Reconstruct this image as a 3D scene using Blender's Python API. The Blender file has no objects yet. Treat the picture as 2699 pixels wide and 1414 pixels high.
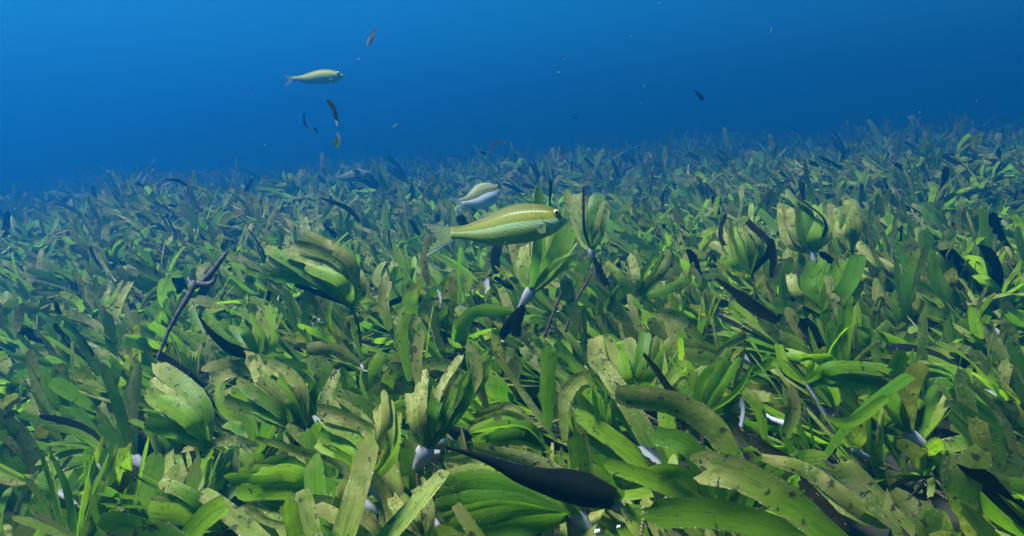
import bpy, math, random
import numpy as np
from mathutils import Vector, Matrix, Euler

random.seed(11); RNG = np.random.default_rng(11)
C = bpy.context.scene.collection
SC = bpy.context.scene
R = math.radians

# ------------------------------------------------------------------ camera
FD = 1479.0                       # focal length in pixels of a 2576 px wide picture
CAM_LOC = Vector((0.0, 0.0, 0.64))
CAM_ROT = Euler((R(90 - 12.6), 0, 0)).to_matrix() @ Euler((0, 0, R(-3.2))).to_matrix()
cam_data = bpy.data.cameras.new('camera')
cam = bpy.data.objects.new('camera', cam_data); C.objects.link(cam)
cam_data.sensor_width = 36; cam_data.lens = 36 * FD / 2576
cam_data.clip_start = 0.02; cam_data.clip_end = 500
cam.matrix_world = Matrix.Translation(CAM_LOC) @ CAM_ROT.to_4x4()
SC.camera = cam

# ------------------------------------------------------------------ world, sun, exposure
SUN_EL, SUN_AZ = R(70), R(-98)    # azimuth from +Y (ahead), negative = towards the left
w = bpy.data.worlds.new("World"); SC.world = w; w.use_nodes = True
nt = w.node_tree; nt.nodes.clear()
sky = nt.nodes.new('ShaderNodeTexSky'); sky.sky_type = 'NISHITA'; sky.sun_disc = False
sky.sun_elevation = SUN_EL; sky.sun_rotation = SUN_AZ
bg = nt.nodes.new('ShaderNodeBackground'); bg.inputs['Strength'].default_value = 0.07
out = nt.nodes.new('ShaderNodeOutputWorld')
tint = nt.nodes.new('ShaderNodeMix'); tint.data_type = 'RGBA'; tint.blend_type = 'MULTIPLY'; tint.inputs[0].default_value = 1
tint.inputs[7].default_value = (0.03, 0.36, 0.44, 1)      # daylight that has already come down through the water
nt.links.new(sky.outputs[0], tint.inputs[6]); nt.links.new(tint.outputs[2], bg.inputs[0]); nt.links.new(bg.outputs[0], out.inputs[0])
sd = bpy.data.lights.new('sun', 'SUN'); sd.energy = 5.0; sd.angle = R(11); sd.color = (1.0, 0.97, 0.88)
sun = bpy.data.objects.new('sun', sd); C.objects.link(sun)
sdir = Vector((math.sin(SUN_AZ) * math.cos(SUN_EL), math.cos(SUN_AZ) * math.cos(SUN_EL), math.sin(SUN_EL)))
sun.rotation_euler = sdir.to_track_quat('Z', 'Y').to_euler(); sun.location = (0, 0, 6)
SC.view_settings.view_transform = 'Standard'; SC.view_settings.look = 'None'
SC.view_settings.exposure = 2.15; SC.view_settings.gamma = 1.0
SC.cycles.volume_bounces = 1; SC.cycles.max_bounces = 8; SC.cycles.transmission_bounces = 4
SC.cycles.transparent_max_bounces = 12; SC.cycles.use_denoising = True

# ------------------------------------------------------------------ helpers
def ray(px, py):
    d = CAM_ROT @ Vector(((px - 1288) / FD, -(py - 675) / FD, -1.0))
    return d
def P(px, py, dist):
    return CAM_LOC + ray(px, py) * dist
def plane_dist(px, py, z):
    d = ray(px, py)
    return (z - CAM_LOC.z) / d.z if d.z < -1e-4 else 9.0
CINV = CAM_ROT.transposed()
def project(p):
    q = CINV @ (Vector(p) - CAM_LOC)
    if q.z > -0.05: return None
    return (1288 + FD * q.x / -q.z, 675 - FD * q.y / -q.z, -q.z)

def tag(o, label=None, cat=None, group=None, kind=None):
    if label: o['label'] = label
    if cat: o['category'] = cat
    if group: o['group'] = group
    if kind: o['kind'] = kind
    return o
def empty(name, loc, rz=0):
    o = bpy.data.objects.new(name, None); C.objects.link(o)
    o.location = loc; o.rotation_euler = (0, 0, rz); o.empty_display_size = 0.02
    return o

class MB:
    """collects sheets and tubes with uv and tone attributes"""
    def __init__(s): s.v = []; s.f = []; s.uv = []; s.t = []; s.n = 0
    def add(s, v, f, uv, t):
        s.v.append(v); s.f.append(np.asarray(f) + s.n); s.uv.append(uv); s.t.append(t); s.n += len(v)
    def arrays(s):
        return (np.vstack(s.v), np.vstack(s.f), np.vstack(s.uv), np.vstack(s.t))
def mesh_from(name, v, f, uv, t):
    me = bpy.data.meshes.new(name)
    nv, nf = len(v), len(f)
    me.vertices.add(nv); me.vertices.foreach_set('co', np.ascontiguousarray(v, dtype=np.float32).ravel())
    me.loops.add(nf * 4); me.loops.foreach_set('vertex_index', f.astype(np.int32).ravel())
    me.polygons.add(nf); me.polygons.foreach_set('loop_start', np.arange(0, nf * 4, 4, dtype=np.int32))
    me.polygons.foreach_set('use_smooth', np.ones(nf, dtype=bool))
    a = me.attributes.new('tone', 'FLOAT_COLOR', 'POINT'); a.data.foreach_set('color', np.ascontiguousarray(t, dtype=np.float32).ravel())
    u3 = np.zeros((nv, 3), dtype=np.float32); u3[:, :uv.shape[1]] = uv
    b = me.attributes.new('strap', 'FLOAT_VECTOR', 'POINT'); b.data.foreach_set('vector', u3.ravel())
    me.update(calc_edges=True); me.validate()
    return me
def link(name, me, mat, parent=None, loc=None):
    o = bpy.data.objects.new(name, me); C.objects.link(o)
    if not me.materials: me.materials.append(mat)
    if parent: o.parent = parent
    if loc is not None: o.location = loc
    return o

def sheet(spine, side, width, cup=0.15, across=3, tone=(0, .5, 0), rag=0.0, rng=RNG, flute=0.0):
    spine = np.asarray(spine, float); n = len(spine)
    tan = np.gradient(spine, axis=0); tan /= np.linalg.norm(tan, axis=1)[:, None] + 1e-9
    side = np.asarray(side, float); side = side - (side * tan).sum(1)[:, None] * tan
    side /= np.linalg.norm(side, axis=1)[:, None] + 1e-9
    nor = np.cross(tan, side)
    arc = np.concatenate([[0], np.cumsum(np.linalg.norm(np.diff(spine, axis=0), axis=1))])
    vs = np.linspace(-1, 1, across)
    W = np.asarray(width, float)[:, None] * np.ones(across)[None]
    if rag > 0:
        j = 1 + rag * rng.standard_normal((n, 2)) * 0.5
        W[:, 0] *= j[:, 0]; W[:, -1] *= j[:, 1]
    off = vs[None, :] * W / 2
    bend = cup * W * (vs[None, :] ** 2)
    if flute: bend = bend + flute * W * np.sin(arc[:, None] * 90 + rng.random() * 6) * vs[None, :]
    along = np.zeros_like(off)
    if rag > 0:
        along[-1] = rng.uniform(-.38, .28, across) * W[-2].mean() * (1 if rng.random() < .6 else .25); along[-2] = along[-1] * .25
    v = spine[:, None, :] + tan[:, None, :] * along[..., None] + side[:, None, :] * off[..., None] + nor[:, None, :] * bend[..., None]
    uv = np.stack([np.repeat(arc[:, None], across, 1) + along, off, np.repeat(vs[None], n, 0)], -1).reshape(-1, 3)
    u = arc / arc[-1]
    t = np.zeros((n, across, 4)); t[..., 0] = tone[0]; t[..., 1] = tone[1]; t[..., 2] = tone[2]; t[..., 3] = u[:, None]
    i = np.arange(n - 1)[:, None] * across + np.arange(across - 1)[None]
    f = np.stack([i, i + 1, i + across + 1, i + across], -1).reshape(-1, 4)
    return v.reshape(-1, 3), f, uv, t.reshape(-1, 4)
def tube(spine, rad, seg=6, tone=(0, .5, 0), flat=1.0):
    spine = np.asarray(spine, float); n = len(spine)
    rad = np.ones(n) * rad if np.isscalar(rad) else np.asarray(rad, float)
    tan = np.gradient(spine, axis=0); tan /= np.linalg.norm(tan, axis=1)[:, None] + 1e-9
    ref = np.array([0.3, -0.9, 0.2]); a = np.cross(tan, ref); a /= np.linalg.norm(a, axis=1)[:, None] + 1e-9
    b = np.cross(tan, a)
    th = np.linspace(0, 2 * np.pi, seg, endpoint=False)
    v = spine[:, None] + rad[:, None, None] * (a[:, None] * np.cos(th)[None, :, None] + flat * b[:, None] * np.sin(th)[None, :, None])
    arc = np.concatenate([[0], np.cumsum(np.linalg.norm(np.diff(spine, axis=0), axis=1))])
    uv = np.stack([np.repeat(arc[:, None], seg, 1), np.repeat(np.sin(th)[None] * rad.max(), n, 0), np.zeros((n, seg))], -1).reshape(-1, 3)
    t = np.zeros((n, seg, 4)); t[..., :3] = tone; t[..., 3] = (arc / arc[-1])[:, None]
    i = np.arange(n - 1)[:, None] * seg; k = np.arange(seg)[None]; k2 = (k + 1) % seg
    f = np.stack([i + k, i + k2, i + seg + k2, i + seg + k], -1).reshape(-1, 4)
    return v.reshape(-1, 3), f, uv, t.reshape(-1, 4)
def strap_width(u, W, tip=0.35, base=0.4, start=0.86, narrow=0.0):
    u = np.asarray(u); g = np.minimum(1, base + (1 - base) * np.minimum(1, u / 0.35) ** 0.8)
    k = np.clip((u - start) / (1 - start), 0, 1)
    r = tip + (1 - tip) * np.sqrt(np.clip(1 - k ** 2, 0, 1))
    return W * g * r * (1 - narrow * u)
def bez(pts, n):
    """smooth curve through control points (Catmull-Rom)"""
    pts = [np.asarray(p, float) for p in pts]
    if len(pts) == 2: pts = [pts[0], (pts[0] + pts[1]) / 2, pts[1]]
    p = [2 * pts[0] - pts[1]] + pts + [2 * pts[-1] - pts[-2]]
    o = []; m = len(pts) - 1
    for s in np.linspace(0, m, n):
        i = min(int(s), m - 1); t = s - i; a, b, c, d = p[i:i + 4]
        o.append(0.5 * ((2 * b) + (c - a) * t + (2 * a - 5 * b + 4 * c - d) * t * t + (3 * b - a - 3 * c + d) * t ** 3))
    return np.array(o)

# ------------------------------------------------------------------ materials
def mat(name):
    m = bpy.data.materials.new(name); m.use_nodes = True; m.node_tree.nodes.clear()
    return m, m.node_tree
class G:
    def __init__(s, nt): s.nt = nt
    def n(s, t, **k):
        x = s.nt.nodes.new(t)
        for a, b in k.items(): setattr(x, a, b)
        return x
    def l(s, a, b): s.nt.links.new(a, b)
    def val(s, inp, v):
        if isinstance(v, (int, float, tuple)): inp.default_value = v
        else: s.l(v, inp)
    def math(s, op, a, b=0.0, c=0.0, clamp=False):
        x = s.n('ShaderNodeMath', operation=op); x.use_clamp = clamp
        s.val(x.inputs[0], a); s.val(x.inputs[1], b); s.val(x.inputs[2], c); return x.outputs[0]
    def mix(s, f, a, b, mode='MIX'):
        x = s.n('ShaderNodeMix', data_type='RGBA', blend_type=mode)
        s.val(x.inputs[0], f)
        for i, v in ((6, a), (7, b)):
            if isinstance(v, tuple) and len(v) == 3: v = v + (1,)
            s.val(x.inputs[i], v)
        return x.outputs[2]
    def step(s, x, lo, hi):
        r = s.n('ShaderNodeMapRange', interpolation_type='SMOOTHSTEP')
        s.val(r.inputs[0], x); s.val(r.inputs[1], lo); s.val(r.inputs[2], hi); return r.outputs[0]
    def noise(s, vec, scale, detail=3, rough=.55):
        x = s.n('ShaderNodeTexNoise'); x.inputs['Scale'].default_value = scale
        x.inputs['Detail'].default_value = detail; x.inputs['Roughness'].default_value = rough
        s.l(vec, x.inputs['Vector']); return x.outputs[0]
    def voro(s, vec, scale):
        x = s.n('ShaderNodeTexVoronoi'); x.inputs['Scale'].default_value = scale
        s.l(vec, x.inputs['Vector']); return x

def leaf_material():
    m, nt = mat('seagrass leaf'); g = G(nt)
    at = g.n('ShaderNodeAttribute', attribute_name='tone'); st = g.n('ShaderNodeAttribute', attribute_name='strap')
    sp = g.n('ShaderNodeSeparateColor'); g.l(at.outputs['Color'], sp.inputs[0])
    age, rnd, dark, u = sp.outputs[0], sp.outputs[1], sp.outputs[2], at.outputs['Alpha']
    oi = g.n('ShaderNodeObjectInfo')
    sx = g.n('ShaderNodeSeparateXYZ'); g.l(st.outputs['Vector'], sx.inputs[0])
    cz = g.n('ShaderNodeCombineXYZ'); g.l(sx.outputs[0], cz.inputs[0]); g.l(sx.outputs[1], cz.inputs[1])
    off = g.math('ADD', g.math('MULTIPLY', rnd, 37.0), g.math('MULTIPLY', oi.outputs['Random'], 11.0)); g.l(off, cz.inputs[2])
    V = cz.outputs[0]
    n1 = g.noise(V, 45, 4, .6); n2 = g.noise(V, 260, 3, .6); n3 = g.noise(V, 14, 2)
    hue = g.math('FRACT', g.math('ADD', rnd, g.math('MULTIPLY', oi.outputs['Random'], .35)))
    green = g.mix(g.step(hue, .1, .95), (0.050, 0.175, 0.002), (0.215, 0.390, 0.004))
    green = g.mix(g.math('MULTIPLY', n3, .5), green, (0.14, 0.24, 0.02))
    # longitudinal veins
    vs = g.math('SINE', g.math('MULTIPLY', sx.outputs[1], 3300.0))
    green = g.mix(g.math('MULTIPLY_ADD', vs, .03, .06), green, (0.03, 0.09, 0.004))
    mid = g.math('SUBTRACT', 1.0, g.step(g.math('ABSOLUTE', sx.outputs[1]), 0.0, 0.0009))
    green = g.mix(g.math('MULTIPLY', mid, .35), green, (0.02, 0.07, 0.004))
    # encrusting brown film: by age, towards the tip and the edges
    vn = g.math('ABSOLUTE', sx.outputs[2]); edge = g.step(vn, .72, 1.0)
    e = g.math('ADD', g.math('MULTIPLY', age, 1.15), g.math('MULTIPLY', u, .62))
    e = g.math('ADD', e, g.math('MULTIPLY', edge, .26))
    e = g.math('ADD', e, g.math('MULTIPLY', g.math('SUBTRACT', n1, .5), 1.3))
    enc = g.step(e, .74, 1.25)
    brown = g.mix(g.math('MULTIPLY_ADD', g.step(n3, .35, .62), .7, g.math('MULTIPLY', n2, .35)), (0.09, 0.07, 0.02), (0.36, 0.34, 0.11))
    brown = g.mix(g.step(n1, .42, .62), brown, (0.12, 0.16, 0.022))
    col = g.mix(g.math('MULTIPLY', enc, .84), green, brown)
    cs = g.n('ShaderNodeCombineXYZ'); g.l(g.math('MULTIPLY', sx.outputs[0], .12), cs.inputs[0]); g.l(sx.outputs[1], cs.inputs[1]); g.l(off, cs.inputs[2])
    sk = g.noise(cs.outputs[0], 320, 3, .6)
    col = g.mix(g.math('MULTIPLY', g.step(sk, .50, .68), .55), col, g.mix(1.0, col, (.45, .5, .5), 'MULTIPLY'))
    # dark spots and blotches
    v1 = g.voro(V, 140); s1 = g.math('SUBTRACT', 1.0, g.step(v1.outputs['Distance'], .10, .24))
    s1 = g.math('MULTIPLY', s1, g.math('MULTIPLY', g.step(e, .35, .9), g.step(n3, .48, .60)))
    n4 = g.noise(V, 85, 3, .6); s2 = g.math('MULTIPLY', g.step(n4, .60, .66), g.step(e, .4, .9))
    col = g.mix(g.math('MULTIPLY', g.math('MAXIMUM', s1, s2), .85), col, (0.022, 0.02, 0.018))
    col = g.mix(g.math('MULTIPLY', dark, .97), col, (0.003, 0.003, 0.007))
    rim = g.math('MULTIPLY', g.step(vn, .88, .99), g.step(n1, .40, .6))
    col = g.mix(g.math('MULTIPLY', rim, .6), col, (0.05, 0.045, 0.02))
    # white grit
    v2 = g.voro(V, 300); s3 = g.math('SUBTRACT', 1.0, g.step(v2.outputs['Distance'], .12, .24))
    s3 = g.math('MULTIPLY', s3, g.math('MULTIPLY', g.step(e, .45, .9), g.math('MAXIMUM', g.math('MULTIPLY', g.step(vn, .80, .95), .9), g.step(n3, .50, .64))))
    col = g.mix(g.math('MULTIPLY', s3, .85), col, (0.62, 0.64, 0.60))
    bs = g.n('ShaderNodeBsdfPrincipled'); g.l(col, bs.inputs['Base Color'])
    g.val(bs.inputs['Roughness'], g.math('MULTIPLY_ADD', enc, .35, .42)); g.val(bs.inputs['Specular IOR Level'], g.math('MULTIPLY_ADD', dark, -.18, .20))
    bump = g.n('ShaderNodeBump'); bump.inputs['Strength'].default_value = .35; bump.inputs['Distance'].default_value = .0012
    h = g.math('ADD', g.math('MULTIPLY', vs, .02), g.math('ADD', g.math('MULTIPLY', n2, g.math('MULTIPLY_ADD', enc, .9, .1)), s3))
    g.l(h, bump.inputs['Height']); g.l(bump.outputs[0], bs.inputs['Normal'])
    tr = g.n('ShaderNodeBsdfTranslucent')
    tc = g.mix(1.0, col, (1.55, 1.65, 0.6), 'MULTIPLY'); g.l(tc, tr.inputs['Color'])
    ms = g.n('ShaderNodeMixShader')
    tf = g.math('MULTIPLY', g.math('SUBTRACT', 1.0, dark), g.math('MULTIPLY_ADD', enc, -.25, .55))
    g.l(tf, ms.inputs[0]); g.l(bs.outputs[0], ms.inputs[1]); g.l(tr.outputs[0], ms.inputs[2])
    o = g.n('ShaderNodeOutputMaterial'); g.l(ms.outputs[0], o.inputs[0])
    return m
LEAF = leaf_material()

def simple(name, c1, c2, scale=60, rough=.6, spec=.2, trans=0.0, ringed=False, streak=False, coord='strap'):
    m, nt = mat(name); g = G(nt)
    if coord == 'strap':
        V = g.n('ShaderNodeAttribute', attribute_name='strap').outputs['Vector']
    else:
        V = g.n('ShaderNodeTexCoord').outputs['Object']
    n = g.noise(V, scale, 4, .6); f = g.step(n, .25, .75)
    col = g.mix(f, c1, c2)
    sx = g.n('ShaderNodeSeparateXYZ'); g.l(V, sx.inputs[0]); h = n
    if ringed:
        r = g.math('SINE', g.math('MULTIPLY', sx.outputs[0], 1800.0)); h = g.math('ADD', n, g.math('MULTIPLY', r, .6))
        col = g.mix(g.step(r, .2, .9), col, tuple(x * .35 for x in c1))
    if streak:
        r = g.math('SINE', g.math('MULTIPLY', sx.outputs[1], 6000.0))
        col = g.mix(g.math('MULTIPLY', g.step(r, .2, 1.0), .55), col, (0.12, 0.10, 0.14))
    bs = g.n('ShaderNodeBsdfPrincipled'); g.l(col, bs.inputs['Base Color'])
    bs.inputs['Roughness'].default_value = rough; bs.inputs['Specular IOR Level'].default_value = spec
    bump = g.n('ShaderNodeBump'); bump.inputs['Strength'].default_value = .5; bump.inputs['Distance'].default_value = .001
    g.l(h, bump.inputs['Height']); g.l(bump.outputs[0], bs.inputs['Normal'])
    o = g.n('ShaderNodeOutputMaterial')
    if trans:
        tr = g.n('ShaderNodeBsdfTranslucent'); g.l(col, tr.inputs[0]); ms = g.n('ShaderNodeMixShader'); ms.inputs[0].default_value = trans
        g.l(bs.outputs[0], ms.inputs[1]); g.l(tr.outputs[0], ms.inputs[2]); g.l(ms.outputs[0], o.inputs[0])
    else: g.l(bs.outputs[0], o.inputs[0])
    return m
SHEATH = simple('papery white sheath', (0.28, 0.29, 0.32), (0.46, 0.47, 0.50), 60, .55, .2, .3, streak=True)
STEM = simple('ringed stem', (0.09, 0.07, 0.04), (0.16, 0.13, 0.06), 200, .7, .2, ringed=True)
REDSTEM = simple('red crusted stem', (0.05, 0.02, 0.022), (0.10, 0.07, 0.09), 150, .7, .2, ringed=True)
STALK = simple('grey purple stalk', (0.012, 0.014, 0.02), (0.10, 0.095, 0.10), 160, .6, .3)
DEBRIS = simple('white shell chip', (0.6, 0.62, 0.62), (0.8, 0.8, 0.8), 300, .5, .3)
FLOOR = simple('dark litter on the sea floor', (0.008, 0.012, 0.009), (0.035, 0.035, 0.026), 22, .9, .1, coord='obj')
SNOW = simple('drifting specks', (0.2, 0.25, 0.22), (0.4, 0.42, 0.4), 300, .7, .2, coord='obj')

# ------------------------------------------------------------------ setting: sea floor and water
def hill(x, y):
    return (0.05 * np.sin(x * 1.3 + 0.6) * np.cos(y * 0.9 - .4) + 0.03 * np.sin(x * 2.9 + y * 2.1)
            + 0.08 * np.clip((y - 3.0) / 8, 0, 1) ** 1.5 * np.clip((x + 1.5) / 6, 0, 1.2) - 0.02 * np.clip(y - 3, 0, 9)) * np.clip(y / 1.6, 0.15, 1)
def build_floor():
    # finer near the camera, one sheet out to where the water closes
    a = np.sinh(np.linspace(-3.6, 3.6, 150)) / np.sinh(3.6) * 46
    X, Y = np.meshgrid(a, a + 2.0)
    Z = hill(np.clip(X, -16, 16), np.clip(Y, -3, 16)) + 0.012 * np.sin(X * 11) * np.sin(Y * 13)
    v = np.stack([X, Y, Z], -1).reshape(-1, 3); n = 150
    i = np.arange(n - 1)[:, None] * n + np.arange(n - 1)[None]
    f = np.stack([i, i + 1, i + n + 1, i + n], -1).reshape(-1, 4)
    me = mesh_from('sea_floor', v, f, v[:, :2], np.zeros((len(v), 4)))
    tag(link('sea_floor', me, FLOOR), kind='structure')
build_floor()

# water: one closed box of even density
HAZE_TOP = 2.3
def build_haze():
    lo = (-48, -46, -1.6); hi = (48, 50, HAZE_TOP)
    v = [(x, y, z) for z in (lo[2], hi[2]) for y in (lo[1], hi[1]) for x in (lo[0], hi[0])]
    f = [(0, 2, 3, 1), (4, 5, 7, 6), (0, 1, 5, 4), (2, 6, 7, 3), (0, 4, 6, 2), (1, 3, 7, 5)]
    me = bpy.data.meshes.new('haze'); me.from_pydata(v, [], f)
    m, nt = mat('sea water'); g = G(nt)
    pv = g.n('ShaderNodeVolumePrincipled')
    pv.inputs['Color'].default_value = (0.010, 0.215, 0.56, 1)
    pv.inputs['Density'].default_value = 0.245
    pv.inputs['Absorption Color'].default_value = (0, 0.0, 0.0, 1)
    pv.inputs['Anisotropy'].default_value = 0.7
    o = g.n('ShaderNodeOutputMaterial'); g.l(pv.outputs[0], o.inputs['Volume'])
    me.materials.append(m)
    h = bpy.data.objects.new('haze', me); C.objects.link(h); tag(h, kind='stuff')
build_haze()

# ------------------------------------------------------------------ seagrass shoots
def shoot_leaves(rng, segs, across, old=0.5):
    """leaves of one shoot in its own frame, growing up from the origin; fan lies in the XZ plane"""
    n = int(rng.integers(8, 12)); out = []
    L0 = rng.uniform(.115, .17); W0 = rng.uniform(.018, .028)
    cup_in = R(rng.uniform(-110, 25)); sweep = R(rng.normal(0, 52)); open_ = R(rng.uniform(28, 68)); twist = R(rng.uniform(-30, 30))
    for k in range(n):
        q = (k + .5) / n * 2 - 1                       # -1..1 across the fan
        a0 = q * open_ + R(rng.uniform(-6, 6))
        L = L0 * (0.72 + .38 * abs(q) + rng.uniform(-.12, .12))
        curl = q * cup_in + sweep + R(rng.uniform(-14, 14))
        lean = R(rng.uniform(-16, 16)); leanc = R(rng.uniform(-38, 38))
        u = np.concatenate([np.linspace(0, .86, segs - 2), [.94, 1.0]]) if segs > 5 else np.linspace(0, 1, segs)
        ds = np.diff(u, prepend=0) * L
        ang = a0 + curl * u; le = lean + leanc * u
        d = np.stack([np.sin(ang) * np.cos(le), np.sin(le), np.cos(ang) * np.cos(le)], -1)
        sp = np.cumsum(d * ds[:, None], 0) + np.array([q * .004, rng.uniform(-.003, .003), 0])
        tw = twist + R(rng.uniform(-18, 18)) + R(rng.uniform(-30, 30)) * u
        inp = np.stack([np.cos(ang), np.zeros_like(ang), -np.sin(ang)], -1)
        side = inp * np.cos(tw)[:, None] + np.array([0, 1, 0])[None] * np.sin(tw)[:, None]
        age = np.clip(abs(q) * .5 + rng.normal(.0, .30) + (old - .5) * .7, 0, 1)
        dark = 1.0 if rng.random() < .035 else 0.0
        W = W0 * (rng.uniform(.78, 1.1) if rng.random() < .75 else rng.uniform(.3, .6))
        wd = strap_width(u, W, rng.uniform(.1, .95), .3, rng.uniform(.82, .95), rng.uniform(0, .35))
        out.append(sheet(sp, side, wd, cup=rng.uniform(.02, .12) * (1 if rng.random() < .5 else -1), across=across,
                         tone=(age, rng.random(), dark), rag=.05 if segs > 5 else 0, rng=rng))
    return out
def sheath_arr(rng, L=.030, w0=.004, w1=.013):
    z = np.linspace(-L, .006, 6); sp = np.stack([0 * z, 0 * z, z], -1)
    return tube(sp, np.linspace(w0, w1, 6) * np.array([1, 1.05, 1.1, 1.05, .95, .85]) / 1.0, 8, (0, .5, 0), .45)
def stem_arr(rng, h):
    z = np.linspace(-.03, -h, 6); b = rng.uniform(-.02, .02, 2)
    k = (z + .03) ** 2 * 18
    sp = np.stack([b[0] * k * 10, b[1] * k * 10, z], -1)
    return tube(sp, .0022, 5)

rngv = np.random.default_rng(5)
NV = 20
HI = [shoot_leaves(rngv, 9, 3, .38 + .45 * (k % 5) / 4) for k in range(NV)]
def pack(lst):
    b = MB()
    for a in lst: b.add(*a)
    return b.arrays()
HI_PACK = [pack(l + [sheath_arr(rngv)]) for l in HI]
MID = [pack(shoot_leaves(rngv, 7, 3, .3 + .4 * (k % 5) / 4)) for k in range(NV)]
LOW = [pack(shoot_leaves(rngv, 5, 2, .3 + .4 * (k % 5) / 4)[:7]) for k in range(NV)]

CANOPY = 0.135          # height of the shoots' bases over the floor
HEROBOX = []            # (x0, y0, x1, y1, depth) kept free of nearer shoots

def shoot_rot(rng, x, y):
    yaw = rng.uniform(0, 2 * math.pi)
    # swell pushes the shoots towards the left of the picture
    lean = R(abs(rng.normal(54 + 9 * min(max(y - .6, 0), 1.5), 14))); az = R(rng.normal(188, 38)) if x > -0.3 * y else R(rng.normal(170, 70))
    ax = Vector((-math.sin(az), math.cos(az), 0))
    return Matrix.Rotation(lean, 3, ax) @ Matrix.Rotation(yaw, 3, 'Z')

# ------------------------------------------------------------------ seagrass singled out in the photograph
CAMX = np.array(CAM_ROT @ Vector((1, 0, 0))); CAMY = np.array(CAM_ROT @ Vector((0, 1, 0))); CAMZ = np.array(CAM_ROT @ Vector((0, 0, 1)))
rngh = np.random.default_rng(21)
def seen(*pts):
    """centre line through places sighted at their own distances"""
    return [np.array(P(x, y, d)) for x, y, d in pts]
def blade(pts, wpx, d, age=.4, dark=0.0, tip=.5, base=.45, n=22, cup=.09, twist=None, rag=.05, rnd=None, width=None):
    """strap leaf whose centre line runs through 3-D points, base first"""
    sp = bez(pts, n); u = np.linspace(0, 1, n)
    tan = np.gradient(sp, axis=0); tan /= np.linalg.norm(tan, axis=1)[:, None]
    s0 = np.cross(tan, CAMZ); nn = np.cross(s0, tan)
    tw = (R(rngh.uniform(-35, 35)) if twist is None else R(twist)) + R(rngh.uniform(-25, 25)) * u
    side = s0 * np.cos(tw)[:, None] + nn * np.sin(tw)[:, None]
    W = wpx / FD * d
    wd = strap_width(u, W, tip, base, .88) if width is None else np.interp(u, np.linspace(0, 1, len(width)), np.array(width) / FD * d)
    wd = wd * (1 + .05 * np.interp(u, np.linspace(0, 1, 7), rngh.standard_normal(7)))
    return sheet(sp, side, wd, cup=cup * (1 if rngh.random() < .6 else -1), across=5,
                 tone=(age, rngh.random() if rnd is None else rnd, dark), rag=rag, rng=rngh, flute=.03)
def fan(label, base, leaves, zb=.21, near=.92, sheath=None, stem=None, lift=0.0, stemmat=None):
    """a shoot: base (x, y), leaves (mx, my, tx, ty, w, age[, dark]) sighted in the photograph"""
    d0 = plane_dist(base[0], base[1], zb) * near
    O = P(base[0], base[1], d0)
    root = empty('seagrass_shoot', O)
    tag(root, label, 'seagrass shoot', 'large seagrass shoots standing out of the meadow')
    Oa = np.array(O); xs = [base[0]]; ys = [base[1]]
    more = []
    for i, L in enumerate(leaves):
        more.append(L)
        if i + 1 < len(leaves):
            N2 = leaves[i + 1]
            if math.hypot(L[2] - N2[2], L[3] - N2[3]) < 130 and len(L) == 6 and len(N2) == 6:
                q = [(a + b) / 2 for a, b in zip(L, N2)]; j = 7
                more.append((q[0] + rngh.uniform(-j, j), q[1] + rngh.uniform(-j, j), q[2] + rngh.uniform(-j, j), q[3] + rngh.uniform(-j, j), q[4] * rngh.uniform(.7, 1.1), float(np.clip(q[5] + rngh.uniform(-.3, .3), 0, 1))))
    leaves = more
    for i, L in enumerate(leaves):
        mx, my, tx, ty, wpx, age = L[:6]; dk = L[6] if len(L) > 6 else 0.0
        sz = math.hypot(tx - base[0], ty - base[1]) / FD * d0
        lay = .05 * sz * (i - len(leaves) / 2); dm = d0 - .10 * sz - lay + rngh.uniform(-.02, .02) * sz; dt = d0 + .12 * sz - lay * 1.3 + rngh.uniform(-.08, .12) * sz
        v, f, uv, t = blade(seen((base[0], base[1], d0), (mx, my, dm), (tx, ty, dt)), wpx * .88, d0, min(1, age * .9 + rngh.uniform(0, .22)), dk,
                            tip=rngh.uniform(.35, .95), twist=rngh.uniform(-25, 25))
        me = mesh_from('leaf', v - Oa, f, uv, t); o = link('leaf', me, LEAF, root)
        if dk > .5: o['label'] = 'blackened leaf'
        elif age > .75: o['label'] = 'brown encrusted leaf'
        xs += [mx, tx]; ys += [my, ty]
    if sheath:
        (x1, y1), wt, wb = sheath
        sp = bez([Oa + (Oa - np.array(P(x1, y1, d0))) * .10, Oa * .5 + np.array(P(x1, y1, d0)) * .5, np.array(P(x1, y1, d0 + .004))], 8)
        v, f, uv, t = tube(sp, np.linspace(wt, wb, 8) / 2 / FD * d0 * np.array([.8, 1, 1.08, 1.05, 1, 1, 1, 1]), 10, (0, .5, 0), .5)
        link('sheath', mesh_from('sheath', v - Oa, f, uv, t), SHEATH, root)
        sb = (x1, y1)
    else: sb = base
    st = stem or [(sb[0] + 6, sb[1] + 60)]
    pts = [np.array(P(sb[0], sb[1], d0 + .004))] + [np.array(P(x, y, d0 + .01 * (k + 1))) for k, (x, y) in enumerate(st)]
    e = pts[-1].copy(); e[2] = hill(e[0], e[1]) - .01; pts.append(e)
    v, f, uv, t = tube(bez(pts, 18), np.linspace(.0032, .0026, 18), 7)
    link('stem', mesh_from('stem', v - Oa, f, uv, t), stemmat or STEM, root)
    HEROBOX.append((min(xs) - 15, min(ys) - 10, max(xs) + 15, max(ys) + 5, d0))
    return root
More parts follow.
